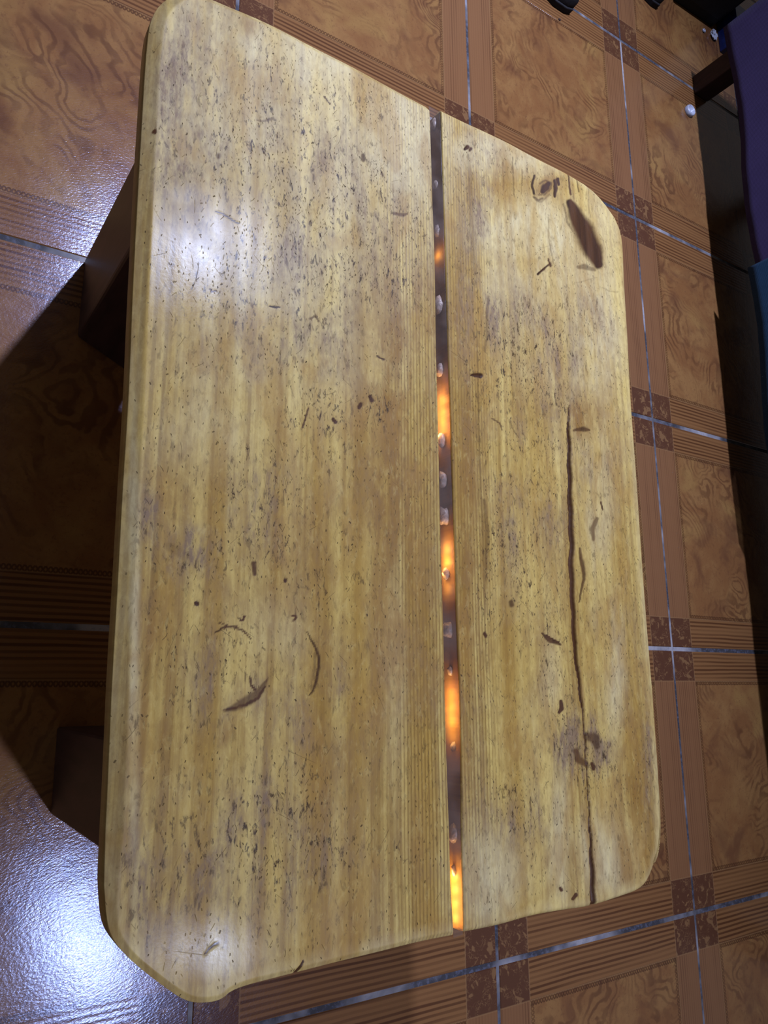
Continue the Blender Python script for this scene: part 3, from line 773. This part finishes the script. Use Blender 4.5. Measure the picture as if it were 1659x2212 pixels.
drape('hanging_cloth', 'light blue cloth hanging in front of the purple sofa cover', 'cloth', M_BLUE, -2.35, -1.235, 0.474, 0.250, 1.05, 0.9, 0.004, 8, 0.003)

# ------------------------------------------------------------------ black cabinet, blue box and litter in the far right corner
cab = empty('black_cabinet', W(0.55, 0.95, 0), 'tall black cabinet in the top right corner beyond the sofa post', 'cabinet')
CO = (0.55, 0.95)
def cbox(name, poly, z0, z1, mat, bev=0.002):
    bm = prism_bm([((x - CO[0]) * TILE, (y - CO[1]) * TILE) for x, y in poly], z0 * TILE, z1 * TILE, bev)
    return link_bm(name, bm, mat, cab)
cbox('body', [(0.44, 0.515), (0.83, 0.530), (0.82, 1.4), (0.44, 1.4)], 0.0, 2.2, M_BLACK)
cbox('door', [(0.46, 0.500), (0.80, 0.512), (0.80, 0.529), (0.46, 0.515)], 0.06, 2.12, M_BLACK)
bb = empty('storage_box', W(0.93, 0.50, 0), 'small navy blue box standing between the black cabinet and the sofa post', 'box')
bm = prism_bm([(-.045 * TILE, -.11 * TILE), (.05 * TILE, -.11 * TILE), (.05 * TILE, .12 * TILE), (-.045 * TILE, .12 * TILE)], 0, .10 * TILE, 0.002)
link_bm('body', bm, M_NAVY, bb)
bm = prism_bm([(-.052 * TILE, -.117 * TILE), (.057 * TILE, -.117 * TILE), (.057 * TILE, .127 * TILE), (-.052 * TILE, .127 * TILE)], .10 * TILE, .125 * TILE, 0.001)
link_bm('lid', bm, M_NAVY, bb)

def crumple(name, loc, r, label, seed, mat, cat_, flat=.5):
    rr = random.Random(seed)
    bm = bmesh.new(); bmesh.ops.create_icosphere(bm, subdivisions=3, radius=1.0)
    for v in bm.verts:
        k = rr.uniform(.55, 1.15)
        v.co = Vector((v.co.x * r[0] * k, v.co.y * r[1] * k, max(v.co.z, -.7) * r[2] * k))
    mz = min(v.co.z for v in bm.verts)
    for v in bm.verts: v.co.z -= mz
    o = link_bm(name, bm, mat, label=label, cat=cat_); o.location = loc
    return o
p = unproj(1539, 78, 0)
crumple('plastic_wrapper', W(p[0], p[1], 0), (.011, .017, .006), 'crumpled white plastic wrapper by the foot of the black cabinet', 2, M_WHITE, 'litter')
p = unproj(1521, 63, 0)
crumple('paper_scrap', W(p[0] - .01, p[1] - .02, 0), (.006, .006, .003), 'tiny white scrap left of the crumpled wrapper', 4, M_WHITE, 'litter')
for i, (px, py, r, lb) in enumerate(((1208, 43, .0035, 'dark crumb on the tile below the left shoe tip'),)):
    p = unproj(px, py, 0)
    crumple('crumb', W(p[0], p[1], 0), (r, r * .8, r * .5), lb, 9 + i, M_DIRT, 'litter')

# bottle cap lying upside down: dish with a ridged rim
p = unproj(1487, 242, 0)
bm = bmesh.new()
prof = [(0.0, .0008), (.0092, .0008), (.0100, .0100), (.0122, .0104), (.0138, .0075), (.0142, .001), (.0138, 0.0), (0.0, 0.0)]
N = 40; rings = []
for r, z in prof:
    if r == 0: rings.append([bm.verts.new((0, 0, z))]); continue
    rings.append([bm.verts.new((r * (1 + (.03 if (k % 2 and r > .013) else 0)) * math.cos(2 * math.pi * k / N), r * (1 + (.03 if (k % 2 and r > .013) else 0)) * math.sin(2 * math.pi * k / N), z)) for k in range(N)])
for a, b in zip(rings[:-1], rings[1:]):
    for k in range(N):
        k2 = (k + 1) % N
        if len(a) == 1: bm.faces.new((a[0], b[k], b[k2]))
        elif len(b) == 1: bm.faces.new((a[k], b[0], a[k2]))
        else: bm.faces.new((a[k], b[k], b[k2], a[k2]))
cap = link_bm('bottle_cap', bm, M_WHITE, smooth=True, label='white plastic bottle cap lying upside down beside the sofa shadow', cat='bottle cap')
cap.location = W(p[0], p[1], 0)

# shoes whose tips reach into the top of the frame
def shoe(corner, ang, label, L=.27, w=.095):
    """outline with its pointed tip at the origin, body running along +y"""
    o = empty('shoe', W(corner[0], corner[1], 0), label, 'shoe', 'dark shoes at the top edge')
    o.rotation_euler = (0, 0, ang)
    tip = [(0, 0), (.001, .03), (.004, .09), (.004, .16), (-.002, .22), (-.02, L - .01), (-.05, L), (-.08, L - .012), (-.092, .22), (-.088, .15), (-.100, .08), (-.096, .035), (-.075, .008), (-.05, -.004), (-.02, -.006)]
    tip = [(x * w / .095, y) for x, y in tip][::-1]
    link_bm('sole', prism_bm(tip, 0, .014, .002), M_SHOE, o)
    bm = bmesh.new(); prev = None
    cx = sum(x for x, y in tip) / len(tip); cy = sum(y for x, y in tip) / len(tip)
    for k, (sc, z) in enumerate(((.97, .014), (.96, .028), (.88, .042), (.66, .052), (.30, .056))):
        ring = [bm.verts.new((cx + (x - cx) * sc, cy + (y - cy) * sc, z + (0.02 * max(0, (y / L)) if k > 1 else 0))) for x, y in tip]
        if prev:
            for i in range(len(ring)):
                j = (i + 1) % len(ring)
                bm.faces.new((prev[i], prev[j], ring[j], ring[i]))
        prev = ring
    bm.faces.new(prev)
    link_bm('upper', bm, M_SHOE, o, smooth=True)
    return o
p = unproj(1229, 32, 0)
shoe(p, math.radians(2), 'dark shoe tip at the top edge, the left one of two')
p = unproj(1416, 21, 0)
shoe(p, math.radians(-12), 'dark shoe tip at the top edge, the right one of two')
